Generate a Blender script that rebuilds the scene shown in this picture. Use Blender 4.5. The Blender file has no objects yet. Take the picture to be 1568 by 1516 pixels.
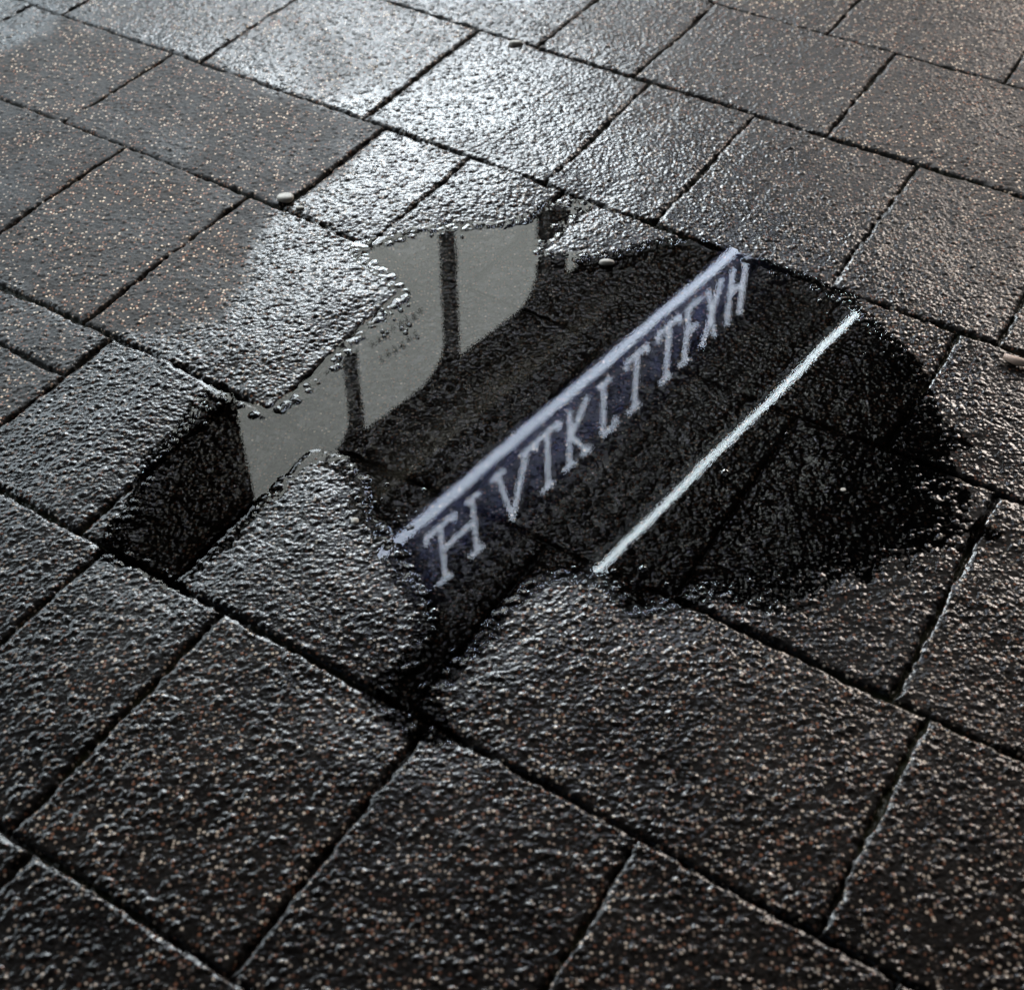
import bpy, math, random
import numpy as np
rng=np.random.default_rng(7); random.seed(3)
K=1.3            # metres per survey unit
CS,SN=math.cos(math.radians(32)),math.sin(math.radians(32))
scene=bpy.context.scene
scene.view_settings.view_transform='Standard'
scene.view_settings.look='None'
scene.view_settings.exposure=0

# ------------------------------------------------------------------ noise helpers
def vnoise(x,y,cell,seed):
    x=x/cell;y=y/cell
    ix=np.floor(x).astype(np.int32);iy=np.floor(y).astype(np.int32)
    fx=(x-ix).astype(np.float32);fy=(y-iy).astype(np.float32)
    fx=fx*fx*(3-2*fx);fy=fy*fy*(3-2*fy)
    T=np.random.default_rng(seed).random((512,512)).astype(np.float32)
    a=T[ix&511,iy&511];b=T[(ix+1)&511,iy&511];c=T[ix&511,(iy+1)&511];d=T[(ix+1)&511,(iy+1)&511]
    return (a*(1-fx)+b*fx)*(1-fy)+(c*(1-fx)+d*fx)*fy-0.5
def fbm(x,y,cell,seed,octv=3):
    r=0;amp=1
    for o in range(octv):
        r=r+vnoise(x+o*7.3,y-o*3.1,cell,seed+o)*amp
        cell*=.5;amp*=.5
    return r
def worley(x,y,cell,seed):
    r=np.random.default_rng(seed)
    JX=r.random((512,512)).astype(np.float32);JY=r.random((512,512)).astype(np.float32);JR=r.random((512,512)).astype(np.float32)
    x=(x/cell).astype(np.float32)+100;y=(y/cell).astype(np.float32)+100
    ix=np.floor(x).astype(np.int32);iy=np.floor(y).astype(np.int32)
    best=np.full(x.shape,9.,np.float32);bid=np.zeros(x.shape,np.float32)
    for dx in(-1,0,1):
        for dy in(-1,0,1):
            cx=(ix+dx);cy=(iy+dy);m=cx&511;n=cy&511
            d=(cx+.1+.8*JX[m,n]-x)**2+(cy+.1+.8*JY[m,n]-y)**2
            k=d<best
            best=np.where(k,d,best);bid=np.where(k,JR[m,n],bid)
    return np.sqrt(best),bid
def sstep(a,b,x):
    t=np.clip((x-a)/(b-a),0,1);return t*t*(3-2*t)
def blur(A,n):
    for _ in range(n):
        A=(np.roll(A,1,0)+2*A+np.roll(A,-1,0))/4
        A=(np.roll(A,1,1)+2*A+np.roll(A,-1,1))/4
    return A
def sdist(X,Y,poly):
    """signed distance, positive inside"""
    best=np.full(X.shape,1e9,np.float32);ins=np.zeros(X.shape,bool)
    n=len(poly)
    for i in range(n):
        x0,y0=poly[i];x1,y1=poly[(i+1)%n]
        ex,ey=x1-x0,y1-y0
        t=np.clip(((X-x0)*ex+(Y-y0)*ey)/(ex*ex+ey*ey+1e-12),0,1)
        d=(X-x0-t*ex)**2+(Y-y0-t*ey)**2
        best=np.minimum(best,d)
        if abs(ey)>1e-9:
            c=((y0>Y)!=(y1>Y))&(X<(x1-x0)*(Y-y0)/(y1-y0)+x0)
            ins^=c
    s=np.sqrt(best)
    return np.where(ins,s,-s)

# ------------------------------------------------------------------ ground heightfield
STEP=0.0015
def axis(lo,hi):
    core=np.arange(lo,hi,STEP)
    out=[];s=STEP;p=0
    while p<90: s*=1.035;p+=s;out.append(p)
    out=np.array(out)
    return np.concatenate([(lo-out)[::-1],core,core[-1]+out])
xs=axis(-0.84*K,0.84*K);ys=axis(0.41*K,2.04*K)
NX,NY=len(xs),len(ys)
X,Y=np.meshgrid(xs,ys,indexing='ij')
X=X.astype(np.float32);Y=Y.astype(np.float32)
spx=np.gradient(xs);spy=np.gradient(ys)
SP=np.maximum(spx[:,None],spy[None,:]).astype(np.float32)
near=1-sstep(0.006,0.02,SP)
ux,uy=X/K,Y/K
A=CS*ux-SN*uy; B=SN*ux+CS*uy
A2=A+ (fbm(X,Y,.03,11)*.0022+vnoise(X,Y,.25,15)*.005)*near
B2=B+ (fbm(X,Y,.03,21)*.0022+vnoise(X,Y,.25,25)*.005)*near
ROWS=[(-.02,.255,[-.9,-.62,-.35,-.1,.2]),
 (.255,.525,[-1.1,-.80,-.649,-.415,-.205,.02,.28]),
 (.525,.765,[-1.27,-1.015,-.835,-.717,-.437,-.045,.2]),
 (.765,1.066,[-1.52,-1.28,-1.065,-.787,-.54,-.30,-.08,.2]),
 (1.066,1.29,[-1.68,-1.395,-1.013,-.8725,-.73,-.45,-.2,.05]),
 (1.29,1.59,[-1.9,-1.62,-1.347,-1.05,-.757,-.596,-.357,-.155,.1]),
 (1.59,1.854,[-1.8,-1.5,-1.22,-.949,-.787,-.491,-.2,.05]),
 (1.854,2.13,[-1.75,-1.45,-1.2,-.9,-.6,-.33,-.05,.2])]
b=-.02
for i in range(230):
    ROWS.insert(0,(b-.27,b,[]));b-=.27
b=2.13
for i in range(230):
    ROWS.append((b,b+.27,[]));b+=.27
edges=np.array([r[0] for r in ROWS]+[ROWS[-1][1]])
ri=np.clip(np.searchsorted(edges,B2.ravel())-1,0,len(ROWS)-1).reshape(B2.shape)
db=np.minimum(B2-edges[ri],edges[ri+1]-B2)
da=np.full(A.shape,9.,np.float32);sid=np.zeros(A.shape,np.int32)
for r,(b0,b1,js) in enumerate(ROWS):
    m=(ri==r)
    if not m.any(): continue
    rr=random.Random(r)
    js=list(js) or [rr.uniform(-.9,-.6)]
    hi=js[-1]
    while hi<75: hi+=rr.choice([.24,.3,.27,.34]);js.append(hi)
    lo=js[0]
    while lo>-75: lo-=rr.choice([.24,.3,.27,.34]);js.insert(0,lo)
    js=np.array(js);a=A2[m]
    k=np.clip(np.searchsorted(js,a),1,len(js)-1)
    da[m]=np.minimum(a-js[k-1],js[k]-a)
    sid[m]=r*613+k
# short header stone
m=(A2<-1.015)&(A2>-1.27)&(B2>.525)&(B2<.765)
db=np.where(m,np.minimum(db,np.abs(B2-.687)),db)
sid=np.where(m&(B2>.687),sid+9001,sid)
jd=np.minimum(np.abs(da),np.abs(db))*K
def srand(seed):
    return np.random.default_rng(seed).random(65536).astype(np.float32)[sid&65535]
jd=jd+(fbm(X,Y,.014,31)*.0036+np.clip(fbm(X,Y,.10,35),-.5,.5)*.0040)*near
PUD=[(-325,1099),(-312,1075),(-290,1065),(-263,1061),(-226,1096),(-207,1126),(-188,1159),(-169,1199),(-141,1234),(-126,1269),(-138,1296),(-169,1332),(-193,1359),(-149,1368),(-118,1391),(-69,1402),(-20,1400),(23,1419),(51,1447),(87,1450),(56,1405),(36,1372),(30,1338),(61,1340),(97,1335),(133,1345),(175,1368),(223,1371),(262,1355),(321,1312),(364,1286),(398,1253),(415,1205),
(425,1142),(425,1030),(410,940),(350,880),(290,840),(240,825),(173,820),(124,796),(104,816),(95,832),(73,835),(34,838),(10,819),(-12,796),(-36,758),(-56,734),(-76,706),(-81,689),(-66,656),(-83,663),(-107,687),(-121,703),(-89,732),(-79,769),(-89,816),(-115,861),(-146,914),(-153,957),(-174,991),(-208,1005),(-225,992),(-245,957),(-269,914),(-308,851),(-325,832),(-370,860),(-396,872),(-386,905),(-367,1002)]
PUD=[(x*K/1000,y*K/1000) for x,y in PUD]
i0,i1=np.searchsorted(xs,[-.62*K,.70*K]);j0,j1=np.searchsorted(ys,[.5*K,1.62*K])
SD=np.full(X.shape,-.5,np.float32)
SD[i0:i1,j0:j1]=sdist(X[i0:i1,j0:j1],Y[i0:i1,j0:j1],PUD)
SD=SD+fbm(X,Y,.03,41)*.010*near
soft=sstep(.16,.34,ux)*(1-sstep(1.10,1.22,uy))       # gently shelving side of the puddle
SD=SD+(fbm(X,Y,.13,44)*.07+fbm(X,Y,.035,47)*.04)*soft
d1,r1=worley(X,Y,.0056,51)
d2,r2=worley(X,Y,.0105,52)
outside=np.clip(-SD,0,1);inside=np.clip(SD,0,1)
wide=sstep(.10,.34,ux)*(1-sstep(1.12,1.3,uy))
film=(wide*(1-sstep(.0,.26,outside))*near+0.5*(1-sstep(0,.015,outside))).clip(0,1)
agg=np.clip(1-d1*1.25,0,1)*(.15+r1**3)*.0014+np.clip(1-d2*1.6,0,1)*np.where(r2>.7,r2,0)*.0018
micro=vnoise(X,Y,.0032,61)*.0006
agg=agg*(1-.3*film*soft);micro=micro*(1-.6*film*soft)
und=fbm(X,Y,.09,71)*.0018+fbm(X,Y,.022,75)*.0006
slab=(srand(1)-.5)*.0024
base=.0045*sstep(0,.10+.30*soft,outside)-.0060*sstep(-.004-.05*soft,.035+.20*soft,inside)-.0005*soft*sstep(.14,0,outside)
fadeb=sstep(0.0,.06,outside)
Z=base+(slab+und)*(.35+.65*fadeb)
Z=Z+(agg+micro-.0003)*near
joint=(1-sstep(.0008,.0032,jd))*near*(1-.45*sstep(0,.04,inside))
bev=(1-sstep(.002,.009,jd))*near
Z=Z-joint*.0060-bev*.0019*(1-.6*sstep(0,.04,inside))
ZW=0.0
def polywet(poly,soft_):
    s=sdist(A[c0:c1,e0:e1],B[c0:c1,e0:e1],poly)
    out=np.zeros(A.shape,np.float32);out[c0:c1,e0:e1]=sstep(-soft_,soft_,s+fbm(X,Y,.07,81)[c0:c1,e0:e1]*.035)
    return out
c0,c1=np.searchsorted(xs,[-1.0*K,1.0*K]);e0,e1=np.searchsorted(ys,[.3*K,2.3*K])
D1=[(-1.6,.765),(-1.03,.765),(-.95,.80),(-.93,.853),(-1.0,.98),(-1.012,1.066),(-1.013,1.29),(-1.35,1.30),(-1.6,1.28)]
D2=[(-1.5,.56),(-1.04,.55),(-1.02,.755),(-1.5,.76)]
D3=[(-1.0,1.62),(-.62,1.55),(-.3,1.40),(.1,1.34),(.9,1.5),(.9,2.4),(-.9,2.4)]
D4=[(-1.9,1.32),(-1.12,1.32),(-1.0,1.6),(-.9,2.4),(-1.9,2.4)]
dry=np.maximum.reduce([polywet(D1,.025)*.95,polywet(D2,.03)*.7,polywet(D3,.16)*.68,polywet(D4,.08)*.45])
wet=np.clip(1-dry+fbm(X,Y,.12,91)*.30,0,1)
wet=np.maximum(wet,sstep(-.05,-.01,SD))
wet=np.maximum(wet,film*(film>.5))
tint=srand(5)

def gridmesh(name,Xf,Yf,Zf,quads):
    me=bpy.data.meshes.new(name)
    co=np.stack([Xf,Yf,Zf],1).astype(np.float32)
    me.vertices.add(len(co));me.vertices.foreach_set('co',co.ravel())
    nq=len(quads)
    me.loops.add(nq*4);me.loops.foreach_set('vertex_index',quads.ravel().astype(np.int32))
    me.polygons.add(nq)
    me.polygons.foreach_set('loop_start',np.arange(0,nq*4,4,dtype=np.int32))
    try: me.polygons.foreach_set('loop_total',np.full(nq,4,np.int32))
    except Exception: pass
    me.update(calc_edges=True)
    me.shade_smooth()
    ob=bpy.data.objects.new(name,me);scene.collection.objects.link(ob)
    return ob
idx=np.arange(NX*NY,dtype=np.int32).reshape(NX,NY)
q=np.stack([idx[:-1,:-1],idx[1:,:-1],idx[1:,1:],idx[:-1,1:]],-1).reshape(-1,4)
ground=gridmesh('paving_ground',X.ravel(),Y.ravel(),Z.ravel(),q)
under=np.clip((-.0004-Z)/.003,0,1)*sstep(-.01,.01,SD)
for nm,arr in (('joint',joint),('wet',wet),('tint',tint),('film',film),('under',under)):
    at=ground.data.attributes.new(nm,'FLOAT','POINT')
    at.data.foreach_set('value',arr.astype(np.float32).ravel())

# ---- water
sub=SD[i0:i1,j0:j1]
em=(Z[i0:i1,j0:j1]>ZW).astype(np.float32)
men=blur(em,4)
zw=ZW+.0010*men*(1-.75*soft[i0:i1,j0:j1])+ (vnoise(X,Y,.06,95)[i0:i1,j0:j1])*.00003
use=sub>-.02-.06*soft[i0:i1,j0:j1]
sidx=np.arange(sub.size,dtype=np.int32).reshape(sub.shape)
qu=use[:-1,:-1]&use[1:,:-1]&use[1:,1:]&use[:-1,1:]
sq=np.stack([sidx[:-1,:-1][qu],sidx[1:,:-1][qu],sidx[1:,1:][qu],sidx[:-1,1:][qu]],-1)
used=np.unique(sq);remap=np.full(sub.size,-1,np.int32);remap[used]=np.arange(len(used))
sq=remap[sq]
puddle=gridmesh('puddle_water',X[i0:i1,j0:j1].ravel()[used],Y[i0:i1,j0:j1].ravel()[used],zw.ravel()[used],sq)

# ------------------------------------------------------------------ materials
def newmat(n):
    m=bpy.data.materials.new(n);m.use_nodes=True;nt=m.node_tree
    return m,nt,nt.nodes['Principled BSDF']
def N(nt,t,**k):
    n=nt.nodes.new(t)
    for a,b in k.items(): setattr(n,a,b)
    return n
def mixc(nt,fac,a,b,mode='MIX'):
    n=N(nt,'ShaderNodeMix',data_type='RGBA',blend_type=mode)
    for s,v in ((0,fac),(6,a),(7,b)):
        if isinstance(v,(int,float,tuple)): n.inputs[s].default_value=v
        else: nt.links.new(v,n.inputs[s])
    return n.outputs[2]
def mth(nt,op,a,b=0.,c=0.):
    n=N(nt,'ShaderNodeMath',operation=op)
    for s,v in enumerate((a,b,c)):
        if isinstance(v,(int,float)): n.inputs[s].default_value=v
        else: nt.links.new(v,n.inputs[s])
    return n.outputs[0]
def ramp(nt,src,pts,interp='LINEAR'):
    n=N(nt,'ShaderNodeValToRGB');n.color_ramp.interpolation=interp
    e=n.color_ramp.elements
    while len(e)<len(pts): e.new(.5)
    for el,(p,c) in zip(e,pts): el.position=p;el.color=c if len(c)==4 else (*c,1)
    nt.links.new(src,n.inputs[0]);return n.outputs[0]
m,nt,bs=newmat('wet_concrete_paving')
geo=N(nt,'ShaderNodeNewGeometry')
def attr(n):
    a=N(nt,'ShaderNodeAttribute',attribute_name=n);return a.outputs['Fac']
aw,aj,at_,af,au=attr('wet'),attr('joint'),attr('tint'),attr('film'),attr('under')
vo=N(nt,'ShaderNodeTexVoronoi');vo.inputs['Scale'].default_value=200;nt.links.new(geo.outputs['Position'],vo.inputs['Vector'])
sep=N(nt,'ShaderNodeSeparateColor');nt.links.new(vo.outputs['Color'],sep.inputs[0])
stonecol=ramp(nt,sep.outputs[0],[(0,(.009,.0085,.008)),(.45,(.015,.013,.012)),(.57,(.045,.034,.029)),(.69,(.20,.09,.055)),(.77,(.035,.031,.031)),(.86,(.24,.17,.13)),(.95,(.52,.45,.38))])
body=mixc(nt,ramp(nt,vo.outputs['Distance'],[(.32,(0,0,0)),(.48,(1,1,1))]),stonecol,(.0105,.0092,.0085,1))
no=N(nt,'ShaderNodeTexNoise');no.inputs['Scale'].default_value=9;no.inputs['Detail'].default_value=4;nt.links.new(geo.outputs['Position'],no.inputs['Vector'])
body=mixc(nt,1.,body,ramp(nt,no.outputs[0],[(.3,(.55,.55,.55)),(.7,(1.3,1.24,1.18))]),'MULTIPLY')
body=mixc(nt,1.,body,ramp(nt,at_,[(0,(.75,.75,.77)),(1,(1.25,1.2,1.13))]),'MULTIPLY')
dryc=mixc(nt,1.,body,(2.4,2.25,2.1,1),'MULTIPLY')
silt=mixc(nt,1.,mixc(nt,.15,body,(.035,.028,.022,1)),(1.7,1.5,1.35,1),'MULTIPLY')
col=mixc(nt,aw,dryc,body)
no2=N(nt,'ShaderNodeTexNoise');no2.inputs['Scale'].default_value=3;no2.inputs['Detail'].default_value=0;nt.links.new(geo.outputs['Position'],no2.inputs['Vector'])
dirt=mixc(nt,ramp(nt,no2.outputs[0],[(.45,(0,0,0)),(.6,(1,1,1))]),(.008,.007,.006,1),(.020,.022,.010,1))
col=mixc(nt,au,col,silt)
col=mixc(nt,aj,col,dirt)
nt.links.new(col,bs.inputs['Base Color'])
ro=mth(nt,'SUBTRACT',.70,mth(nt,'MULTIPLY',aw,.25))
ro=mth(nt,'ADD',ro,mth(nt,'MULTIPLY',mth(nt,'SUBTRACT',no.outputs[0],.5),.25))
ro=mth(nt,'ADD',ro,mth(nt,'MULTIPLY',aj,.3))
nt.links.new(ro,bs.inputs['Roughness'])
nt.links.new(mth(nt,'SUBTRACT',1.55,mth(nt,'MULTIPLY',aw,.43)),bs.inputs['IOR'])
n3=N(nt,'ShaderNodeTexNoise');n3.inputs['Scale'].default_value=420;n3.inputs['Detail'].default_value=2;nt.links.new(geo.outputs['Position'],n3.inputs['Vector'])
hh=mth(nt,'ADD',mth(nt,'MULTIPLY',n3.outputs[0],.8),mth(nt,'MULTIPLY',vo.outputs['Distance'],-1.0))
bp=N(nt,'ShaderNodeBump');bp.inputs['Distance'].default_value=.0010
nt.links.new(mth(nt,'SUBTRACT',.42,mth(nt,'MULTIPLY',af,.30)),bp.inputs['Strength'])
nt.links.new(hh,bp.inputs['Height']);nt.links.new(bp.outputs[0],bs.inputs['Normal'])
nt.links.new(bp.outputs[0],bs.inputs['Coat Normal'])
cw=mth(nt,'MULTIPLY',mth(nt,'POWER',aw,1.5),mth(nt,'SUBTRACT',1.,mth(nt,'MULTIPLY',aj,.7)))
nt.links.new(cw,bs.inputs['Coat Weight']);bs.inputs['Coat Roughness'].default_value=.055;bs.inputs['Coat IOR'].default_value=1.40
ground.data.materials.append(m)

m,nt,bs=newmat('rain_water');nt.nodes.remove(bs)
fr=N(nt,'ShaderNodeFresnel');fr.inputs[0].default_value=1.34
tr=N(nt,'ShaderNodeBsdfTransparent');tr.inputs[0].default_value=(.93,.90,.86,1)
gl=N(nt,'ShaderNodeBsdfGlossy');gl.inputs['Roughness'].default_value=.0
mx=N(nt,'ShaderNodeMixShader');nt.links.new(fr.outputs[0],mx.inputs[0]);nt.links.new(tr.outputs[0],mx.inputs[1]);nt.links.new(gl.outputs[0],mx.inputs[2])
nt.links.new(mx.outputs[0],nt.nodes['Material Output'].inputs[0])
puddle.data.materials.append(m);water=m

def simple(n,c,rough=.7,var=.25,scale=4,metal=0):
    m,nt,bs=newmat(n)
    tc=N(nt,'ShaderNodeTexCoord');no=N(nt,'ShaderNodeTexNoise');no.inputs['Scale'].default_value=scale;no.inputs['Detail'].default_value=3
    nt.links.new(tc.outputs['Object'],no.inputs['Vector'])
    nt.links.new(ramp(nt,no.outputs[0],[(.3,tuple(x*(1-var) for x in c)),(.7,tuple(x*(1+var) for x in c))]),bs.inputs['Base Color'])
    bs.inputs['Roughness'].default_value=rough;bs.inputs['Metallic'].default_value=metal
    return m
def emis(n,c,s,base=(.6,.62,.6),var=0.,scale=1.5):
    m,nt,bs=newmat(n);bs.inputs['Base Color'].default_value=(*base,1);bs.inputs['Roughness'].default_value=.2
    bs.inputs['Emission Color'].default_value=(*c,1);bs.inputs['Emission Strength'].default_value=s
    if var:
        tc=N(nt,'ShaderNodeTexCoord');no=N(nt,'ShaderNodeTexNoise');no.inputs['Scale'].default_value=scale
        nt.links.new(tc.outputs['Object'],no.inputs['Vector'])
        mr=N(nt,'ShaderNodeMapRange');nt.links.new(no.outputs[0],mr.inputs[0])
        mr.inputs[1].default_value=.3;mr.inputs[2].default_value=.7;mr.inputs[3].default_value=s*(1-var);mr.inputs[4].default_value=s*(1+var)
        nt.links.new(mr.outputs[0],bs.inputs['Emission Strength'])
    return m
M_brick,nt,bs=newmat('dark_brick')
tc=N(nt,'ShaderNodeTexCoord');br=N(nt,'ShaderNodeTexBrick');br.inputs['Scale'].default_value=4
mp=N(nt,'ShaderNodeMapping');mp.inputs['Rotation'].default_value=(math.radians(90),0,0)
nt.links.new(tc.outputs['Object'],mp.inputs[0]);nt.links.new(mp.outputs[0],br.inputs[0])
br.inputs['Color1'].default_value=(.07,.05,.04,1);br.inputs['Color2'].default_value=(.05,.036,.03,1);br.inputs['Mortar'].default_value=(.09,.08,.075,1)
nt.links.new(br.outputs[0],bs.inputs['Base Color']);bs.inputs['Roughness'].default_value=.85
M_frame=simple('painted_frame',(.02,.02,.022),.4)
M_stone=simple('cornice_stone',(.55,.49,.40),.8)
M_fascia=simple('fascia_blue',(.15,.165,.34),.5,.15)
M_blocker=simple('blocker_dark',(.03,.03,.032),.6)  # dark surface of the added overhead light blocker
M_glassdark=simple('dark_glass',(.01,.012,.015),.08)
M_pane=emis('frosted_lit_glass',(.95,1.,.95),5.4,var=.08,scale=1.0)
M_pane_low=emis('display_window_glow',(.86,.94,1.),29,var=.2)
M_pane_mid=emis('display_window_soft',(.86,.94,1.),17,var=.2)
M_pane_dim=emis('dim_lit_glass',(.8,.92,1.),5,var=.25)
M_neon=emis('neon_tube',(.72,.82,1.),21)
M_letter=emis('neon_letter',(.78,.86,1.),17)
M_led=emis('led_tube',(.82,.94,1.),34)

# ------------------------------------------------------------------ buildings
def make_parent(name,loc,rz):
    e=bpy.data.objects.new(name,None);scene.collection.objects.link(e);e.location=loc;e.rotation_euler=(0,0,rz);return e
def mesh_obj(name,v,f,mat,parent,bevel=0):
    me=bpy.data.meshes.new(name);me.from_pydata(v,[],f);me.update()
    o=bpy.data.objects.new(name,me);scene.collection.objects.link(o);o.parent=parent;me.materials.append(mat)
    if bevel:
        b=o.modifiers.new('b','BEVEL');b.width=bevel;b.segments=2
    return o
def boxes(name,lst,mat,parent,bevel=0):
    v=[];f=[]
    for (x0,x1,y0,y1,z0,z1) in lst:
        n=len(v)
        for z in(z0,z1):
            for x,y in((x0,y0),(x1,y0),(x1,y1),(x0,y1)): v.append((x*K,y*K,z*K))
        f+=[(n+3,n+2,n+1,n),(n+4,n+5,n+6,n+7),(n,n+1,n+5,n+4),(n+1,n+2,n+6,n+5),(n+2,n+3,n+7,n+6),(n+3,n,n+4,n+7)]
    return mesh_obj(name,v,f,mat,parent,bevel)
def tubes(name,segs,rad,mat,parent):
    import mathutils
    v=[];f=[]
    for p,q_ in segs:
        p=mathutils.Vector(p)*K;q_=mathutils.Vector(q_)*K;d=(q_-p).normalized()
        a=d.orthogonal().normalized();c=d.cross(a);n=len(v);S=6
        for pt in (p-d*rad*.6,q_+d*rad*.6):
            for i in range(S):
                t=2*math.pi*i/S;v.append(tuple(pt+(a*math.cos(t)+c*math.sin(t))*rad))
        f+=[(n+i,n+(i+1)%S,n+S+(i+1)%S,n+S+i) for i in range(S)]
        f+=[tuple(range(n+S-1,n-1,-1)),tuple(range(n+S,n+2*S))]
    return mesh_obj(name,v,f,mat,parent)
az=math.radians(39.2)
nx,ny=-math.cos(az),math.sin(az)
EX=11.3
shop=make_parent('shop_building',(nx*3*K,ny*3*K,0),math.radians(90)-az)
cols=[];s=-6.8
while s<EX-.9: cols.append((s,s+.75));s+=1.45
lv=[(6.2,7.6),(9.6,11.0)]
wall=[(-8,EX,.12,.5,0,6.2),(-8,EX,.12,.5,7.6,9.6),(-8,EX,.12,.5,11.0,12.6),(-8,EX,.5,5,0,12.6)]
glass=[];sill=[];fr_=[]
for z0,z1 in lv:
    px_=-8
    for c in cols:
        wall.append((px_,c[0],.12,.5,z0,z1));px_=c[1]
        glass.append((c[0],c[1],.40,.49,z0,z1));sill.append((c[0]-.06,c[1]+.06,.02,.118,z0-.12,z0))
        mc=(c[0]+c[1])/2
        fr_+= [(mc-.03,mc+.03,.34,.398,z0,z1),(c[0],mc-.03,.34,.398,z0+.9,z0+.95),(mc+.03,c[1],.34,.398,z0+.9,z0+.95)]
    wall.append((px_,EX,.12,.5,z0,z1))
boxes('wall',wall,M_brick,shop);boxes('upper_window_glass',glass,M_glassdark,shop);boxes('upper_window_frames',fr_,M_frame,shop);boxes('window_sills',sill,M_frame,shop)
boxes('parapet',[(-8.1,EX+.1,-.05,5.1,12.6,12.85)],M_stone,shop)
bays=[(-.75,-.2,2),(-.1,.45,2),(.72,1.27,2),(1.33,1.88,2),(2.09,2.64,0),(2.69,3.22,0),(3.28,3.85,0),(4.03,4.27,0)]
boxes('shopfront_back',[(-2,8.1,.03,.118,0,3.05)],M_frame,shop)
def pane(name,lst,mat,r=.1,y=0.):
    v=[];f=[]
    for s0,s1,z0,z1 in lst:
        n=len(v);pts=[(s0,z0),(s1,z0)]
        for i in range(7):
            t=math.pi/2*i/6;pts.append((s1-r+r*math.cos(t),z1-r*.9+r*.9*math.sin(t)))
        pts.append((s0,z1))
        for a,c in pts: v.append((a*K,y*K,c*K))
        f.append(tuple(range(n,n+len(pts))))
    return mesh_obj(name,v,f,mat,shop)
pane('transom_panes',[(a,c,2.02,2.86) for a,c,k in bays if k==0],M_pane,.16)
pane('display_windows',[(a,c,1.05,1.96) for a,c,k in bays if k==0 and a>2.6],M_pane_low,.02)
pane('display_windows_soft',[(a,c,.9,1.96) for a,c,k in bays if k==0 and a<2.6],M_pane_mid,.02)
pane('display_windows_dim',[(a,c,.45,1.80) for a,c,k in bays if k==2],M_pane_dim,.02)
mull=[]
for i,(a,c,k) in enumerate(bays):
    mull.append((a-.045,a-.002,-.04,.028,.3,2.95))
mull+=[(3.87,4.0,-.06,.028,.0,3.05),(4.29,4.45,-.06,.028,0,3.05),(1.9,2.04,-.06,.028,0,3.05)]
boxes('mullions',mull,M_frame,shop,.004)
boxes('stall_riser',[(-2,4.45,-.09,-.062,0,.28)],M_stone,shop)
tx=[]
for (s0,z0,n_) in ((2.80,2.44,8),(2.84,2.54,6)):
    for i in range(n_):
        a=s0+i*.040;h=random.uniform(.02,.045)
        tx.append((a,a+.007,-.006,-.002,z0,z0+h))
        if random.random()<.7: tx.append((a+.0072,a+.022,-.006,-.002,z0+h-.008,z0+h))
boxes('window_lettering',tx,simple('grey_vinyl',(.12,.13,.13)),shop)
boxes('shop_door',[(4.9,5.5,-.01,.028,.05,2.4)],M_glassdark,shop,.01)
boxes('cornice',[(-2,8.1,-.16,.118,3.08,3.16),(-2,8.1,-.10,.118,3.162,3.24),(-2,8.1,-.20,.118,3.242,3.29)],M_stone,shop,.008)
boxes('fascia_board',[(1.8,6.6,.06,.118,3.36,4.55)],M_fascia,shop,.01)
boxes('fascia_trim',[(1.8,6.6,.03,.118,4.555,4.60)],M_stone,shop,.005)
tubes('neon_underline',[((2.3,-.02,3.63),(6.0,-.02,3.63))],.024*K,M_neon,shop)
L=[];zb,zt=3.79,4.20
def st(a,za,c,zc): L.append(((a,-.01,za),(c,-.01,zc)))
def T(x,w=.10):
    st(x-w,zb,x+w,zb);st(x,zb,x+.02,zt);st(x-w,zb,x-w,zb+.04);st(x+w,zb,x+w,zb+.04);st(x-.03,zt,x+.06,zt)
T(3.12);st(3.36,zb,3.38,zt);st(3.16,3.97,3.36,3.97);st(3.32,zb,3.41,zb);st(3.34,zt,3.42,zt)
st(3.56,zb,3.67,zt);st(3.78,zb,3.67,zt);st(3.52,zb,3.60,zb);st(3.75,zb,3.82,zb)
T(3.95)
st(4.14,zb,4.16,zt);st(4.29,zb,4.16,3.97);st(4.16,3.97,4.32,zt);st(4.12,zt,4.20,zt);st(4.28,zt,4.35,zt)
st(4.44,zb,4.46,zt);st(4.46,zt,4.58,zt);st(4.40,zb,4.49,zb);st(4.58,zt,4.58,zt-.05)
T(4.74);T(5.05)
st(5.24,zb,5.26,zt);st(5.24,zb,5.36,zb);st(5.25,3.97,5.34,3.97);st(5.22,zt,5.30,zt)
st(5.44,zb,5.58,zt);st(5.58,zb,5.44,zt)
st(5.70,zb,5.72,zt);st(5.84,zb,5.86,zt);st(5.71,3.97,5.85,3.97)
tubes('neon_letters',L,.0115*K,M_letter,shop)
tubes('led_tube',[((4.38,-.02,5.38),(7.8,-.02,5.38))],.022*K,M_led,shop)
boxes('led_housing',[(4.3,7.9,.03,.118,5.33,5.43)],M_frame,shop,.005)
blocker=make_parent('unseen_light_blocker',shop.location,shop.rotation_euler[2])  # unseen cover added over the street to block overhead sky and darken the near paving
boxes('blocker_deck',[(-20,10.5,-8,.118,8.5,8.75)],M_blocker,blocker)
boxes('blocker_ribs',[(s,s+.18,-8,.117,8.15,8.498) for s in np.arange(-19.6,10.2,1.8)],M_blocker,blocker)
boxes('blocker_posts',[(s,s+.18,-7.9,-7.7,0,8.148) for s in np.arange(-19.6,10.2,3.6)],M_blocker,blocker)
opp=make_parent('brick_building',shop.location,shop.rotation_euler[2])
boxes('wall',[(-20,12,-13,-8.6,0,11)],M_brick,opp)
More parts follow.
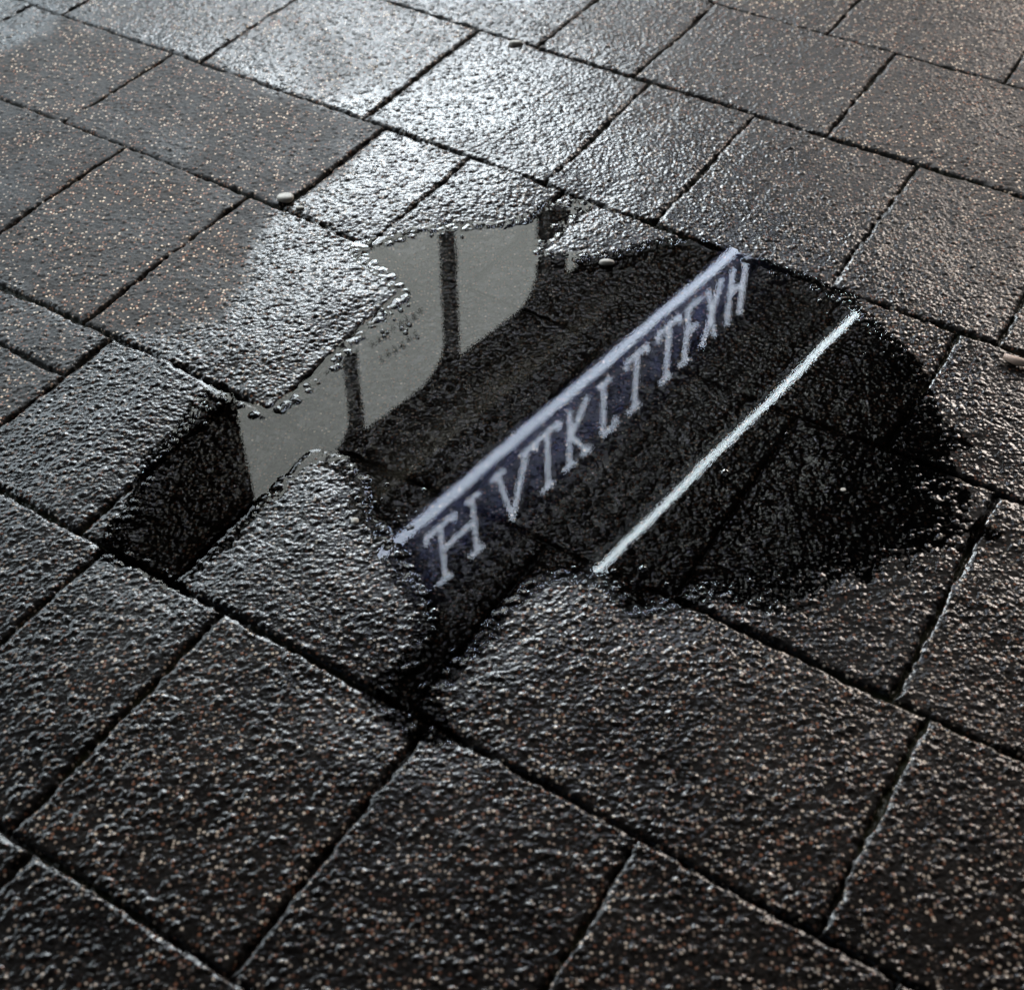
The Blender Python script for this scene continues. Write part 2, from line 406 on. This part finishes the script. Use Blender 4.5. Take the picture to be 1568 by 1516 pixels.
boxes('windows',[(s,s+.8,-8.598,-8.57,z,z+1.4) for s in np.arange(-19,11,1.7) for z in (1.2,4.2,7.2)],M_glassdark,opp)
boxes('frames',[(s-.06,s+.86,-8.568,-8.5,z-.1,z-.02) for s in np.arange(-19,11,1.7) for z in (1.2,4.2,7.2)],M_stone,opp)
boxes('parapet',[(-20.1,12.1,-13.1,-8.5,11.001,11.2)],M_stone,opp)

# ------------------------------------------------------------------ small things
import bmesh
def zat(x,y):
    return float(Z[np.searchsorted(xs,x),np.searchsorted(ys,y)])
bm=bmesh.new()
BL=[(221,973,.0070),(117,874,.0048),(127,843,.0060),(-73,790,.0066),(182,818,.0045),(293,1031,.003),(-157,936,.005),(-112,862,.006),(-120,880,.004),(-98,845,.0045),(-128,892,.0035),(-90,822,.004),(60,845,.0035),(380,1262,.004)]
rb=random.Random(12)
def cluster(x,y,sx,sy,n):
    for _ in range(n):
        BL.append((x+rb.gauss(0,sx),y+rb.gauss(0,sy),rb.uniform(.0018,.0042)))
cluster(-125,885,14,40,22);cluster(-140,1205,16,22,16);cluster(-85,790,8,20,8);cluster(110,835,22,8,9);cluster(-330,1070,14,16,8);cluster(390,1250,14,14,6);cluster(-100,1385,30,6,8)
for (x,y,r) in BL:
    t=bmesh.ops.create_uvsphere(bm,u_segments=20,v_segments=12,radius=r)
    X0,Y0=x*K/1000,y*K/1000;z0=max(ZW,zat(X0,Y0))
    for v in t['verts']:
        v.co.z*=.8
        v.co.x+=X0;v.co.y+=Y0;v.co.z+=z0+.0003
me=bpy.data.meshes.new('water_bubbles');bm.to_mesh(me);bm.free();me.shade_smooth()
bub=bpy.data.objects.new('water_bubbles',me);scene.collection.objects.link(bub)
m,nt,bs=newmat('bubble_film');nt.nodes.remove(bs)
fr=N(nt,'ShaderNodeFresnel');fr.inputs[0].default_value=2.2
tr=N(nt,'ShaderNodeBsdfTransparent');tr.inputs[0].default_value=(.85,.85,.87,1)
gl=N(nt,'ShaderNodeBsdfGlossy');gl.inputs['Roughness'].default_value=.02
mx=N(nt,'ShaderNodeMixShader');nt.links.new(fr.outputs[0],mx.inputs[0]);nt.links.new(tr.outputs[0],mx.inputs[1]);nt.links.new(gl.outputs[0],mx.inputs[2])
nt.links.new(mx.outputs[0],nt.nodes['Material Output'].inputs[0]);me.materials.append(m)
bm=bmesh.new()
for (x,y,r) in [(116,1332,.010),(-291,1459,.013),(6,1859,.011),(339,950,.004),(-157,905,.005),(-270,1440,.006)]:
    t=bmesh.ops.create_icosphere(bm,subdivisions=3,radius=r)
    ph=random.random()*6;X0,Y0=x*K/1000,y*K/1000;z0=max(zat(X0,Y0),-.002)
    for v in t['verts']:
        c=v.co.copy();k=1+.14*math.sin(c.x/r*2.3+ph)+.1*math.sin(c.y/r*3.1+ph*2)+.08*math.sin(c.z/r*4+ph)
        v.co=(c.x*k*1.15+X0,c.y*k*.9+Y0,c.z*k*.5+z0+r*.2)
me=bpy.data.meshes.new('pebbles');bm.to_mesh(me);bm.free();me.shade_smooth()
peb=bpy.data.objects.new('pebbles',me);scene.collection.objects.link(peb);me.materials.append(simple('pale_pebble',(.6,.55,.48),.5,.2,120))
bm=bmesh.new()
pts=[(552,1150),(562,1142),(578,1135),(600,1133),(625,1124)];rad=[.004,.006,.0055,.005,.003]
ring=[]
for (x,y),r in zip(pts,rad):
    X0,Y0=x*K/1000,y*K/1000
    ring.append([bm.verts.new((X0+r*.5*math.cos(t),Y0+r*math.cos(t),.010+r*math.sin(t))) for t in [2*math.pi*i/10 for i in range(10)]])
for a,c in zip(ring,ring[1:]):
    for i in range(10): bm.faces.new((a[i],a[(i+1)%10],c[(i+1)%10],c[i]))
bm.faces.new(ring[0][::-1]);bm.faces.new(ring[-1])
me=bpy.data.meshes.new('twig');bm.to_mesh(me);bm.free();me.shade_smooth()
tw=bpy.data.objects.new('twig',me);scene.collection.objects.link(tw);me.materials.append(simple('pale_wood',(.6,.42,.33),.6,.2,60))

# ------------------------------------------------------------------ light
w=bpy.data.worlds.new("World");scene.world=w;w.use_nodes=True
nt=w.node_tree;s=nt.nodes.new('ShaderNodeTexSky');s.sky_type='NISHITA';s.sun_disc=False
SA,SE=math.radians(30),math.radians(25)
s.sun_elevation=SE;s.sun_rotation=SA
nt.links.new(s.outputs[0],nt.nodes['Background'].inputs[0]);nt.nodes['Background'].inputs[1].default_value=.05
sl=bpy.data.lights.new('sun','SUN');sl.energy=1.2;sl.angle=math.radians(18);sl.color=(1,.88,.80)
so=bpy.data.objects.new('sun',sl);scene.collection.objects.link(so)
import mathutils
dirv=mathutils.Vector((math.sin(SA)*math.cos(SE),math.cos(SA)*math.cos(SE),math.sin(SE)))
so.rotation_euler=dirv.to_track_quat('Z','Y').to_euler()
so.location=(0,0,10)

c=bpy.data.cameras.new("camera");o=bpy.data.objects.new("camera",c);scene.collection.objects.link(o)
o.location=(0,0,K);o.rotation_euler=(math.radians(43.3),0,0);scene.camera=o
c.lens=47.3;c.sensor_width=36;c.clip_end=500;c.clip_start=.05
c.dof.use_dof=True;c.dof.focus_distance=1.92;c.dof.aperture_fstop=4.3
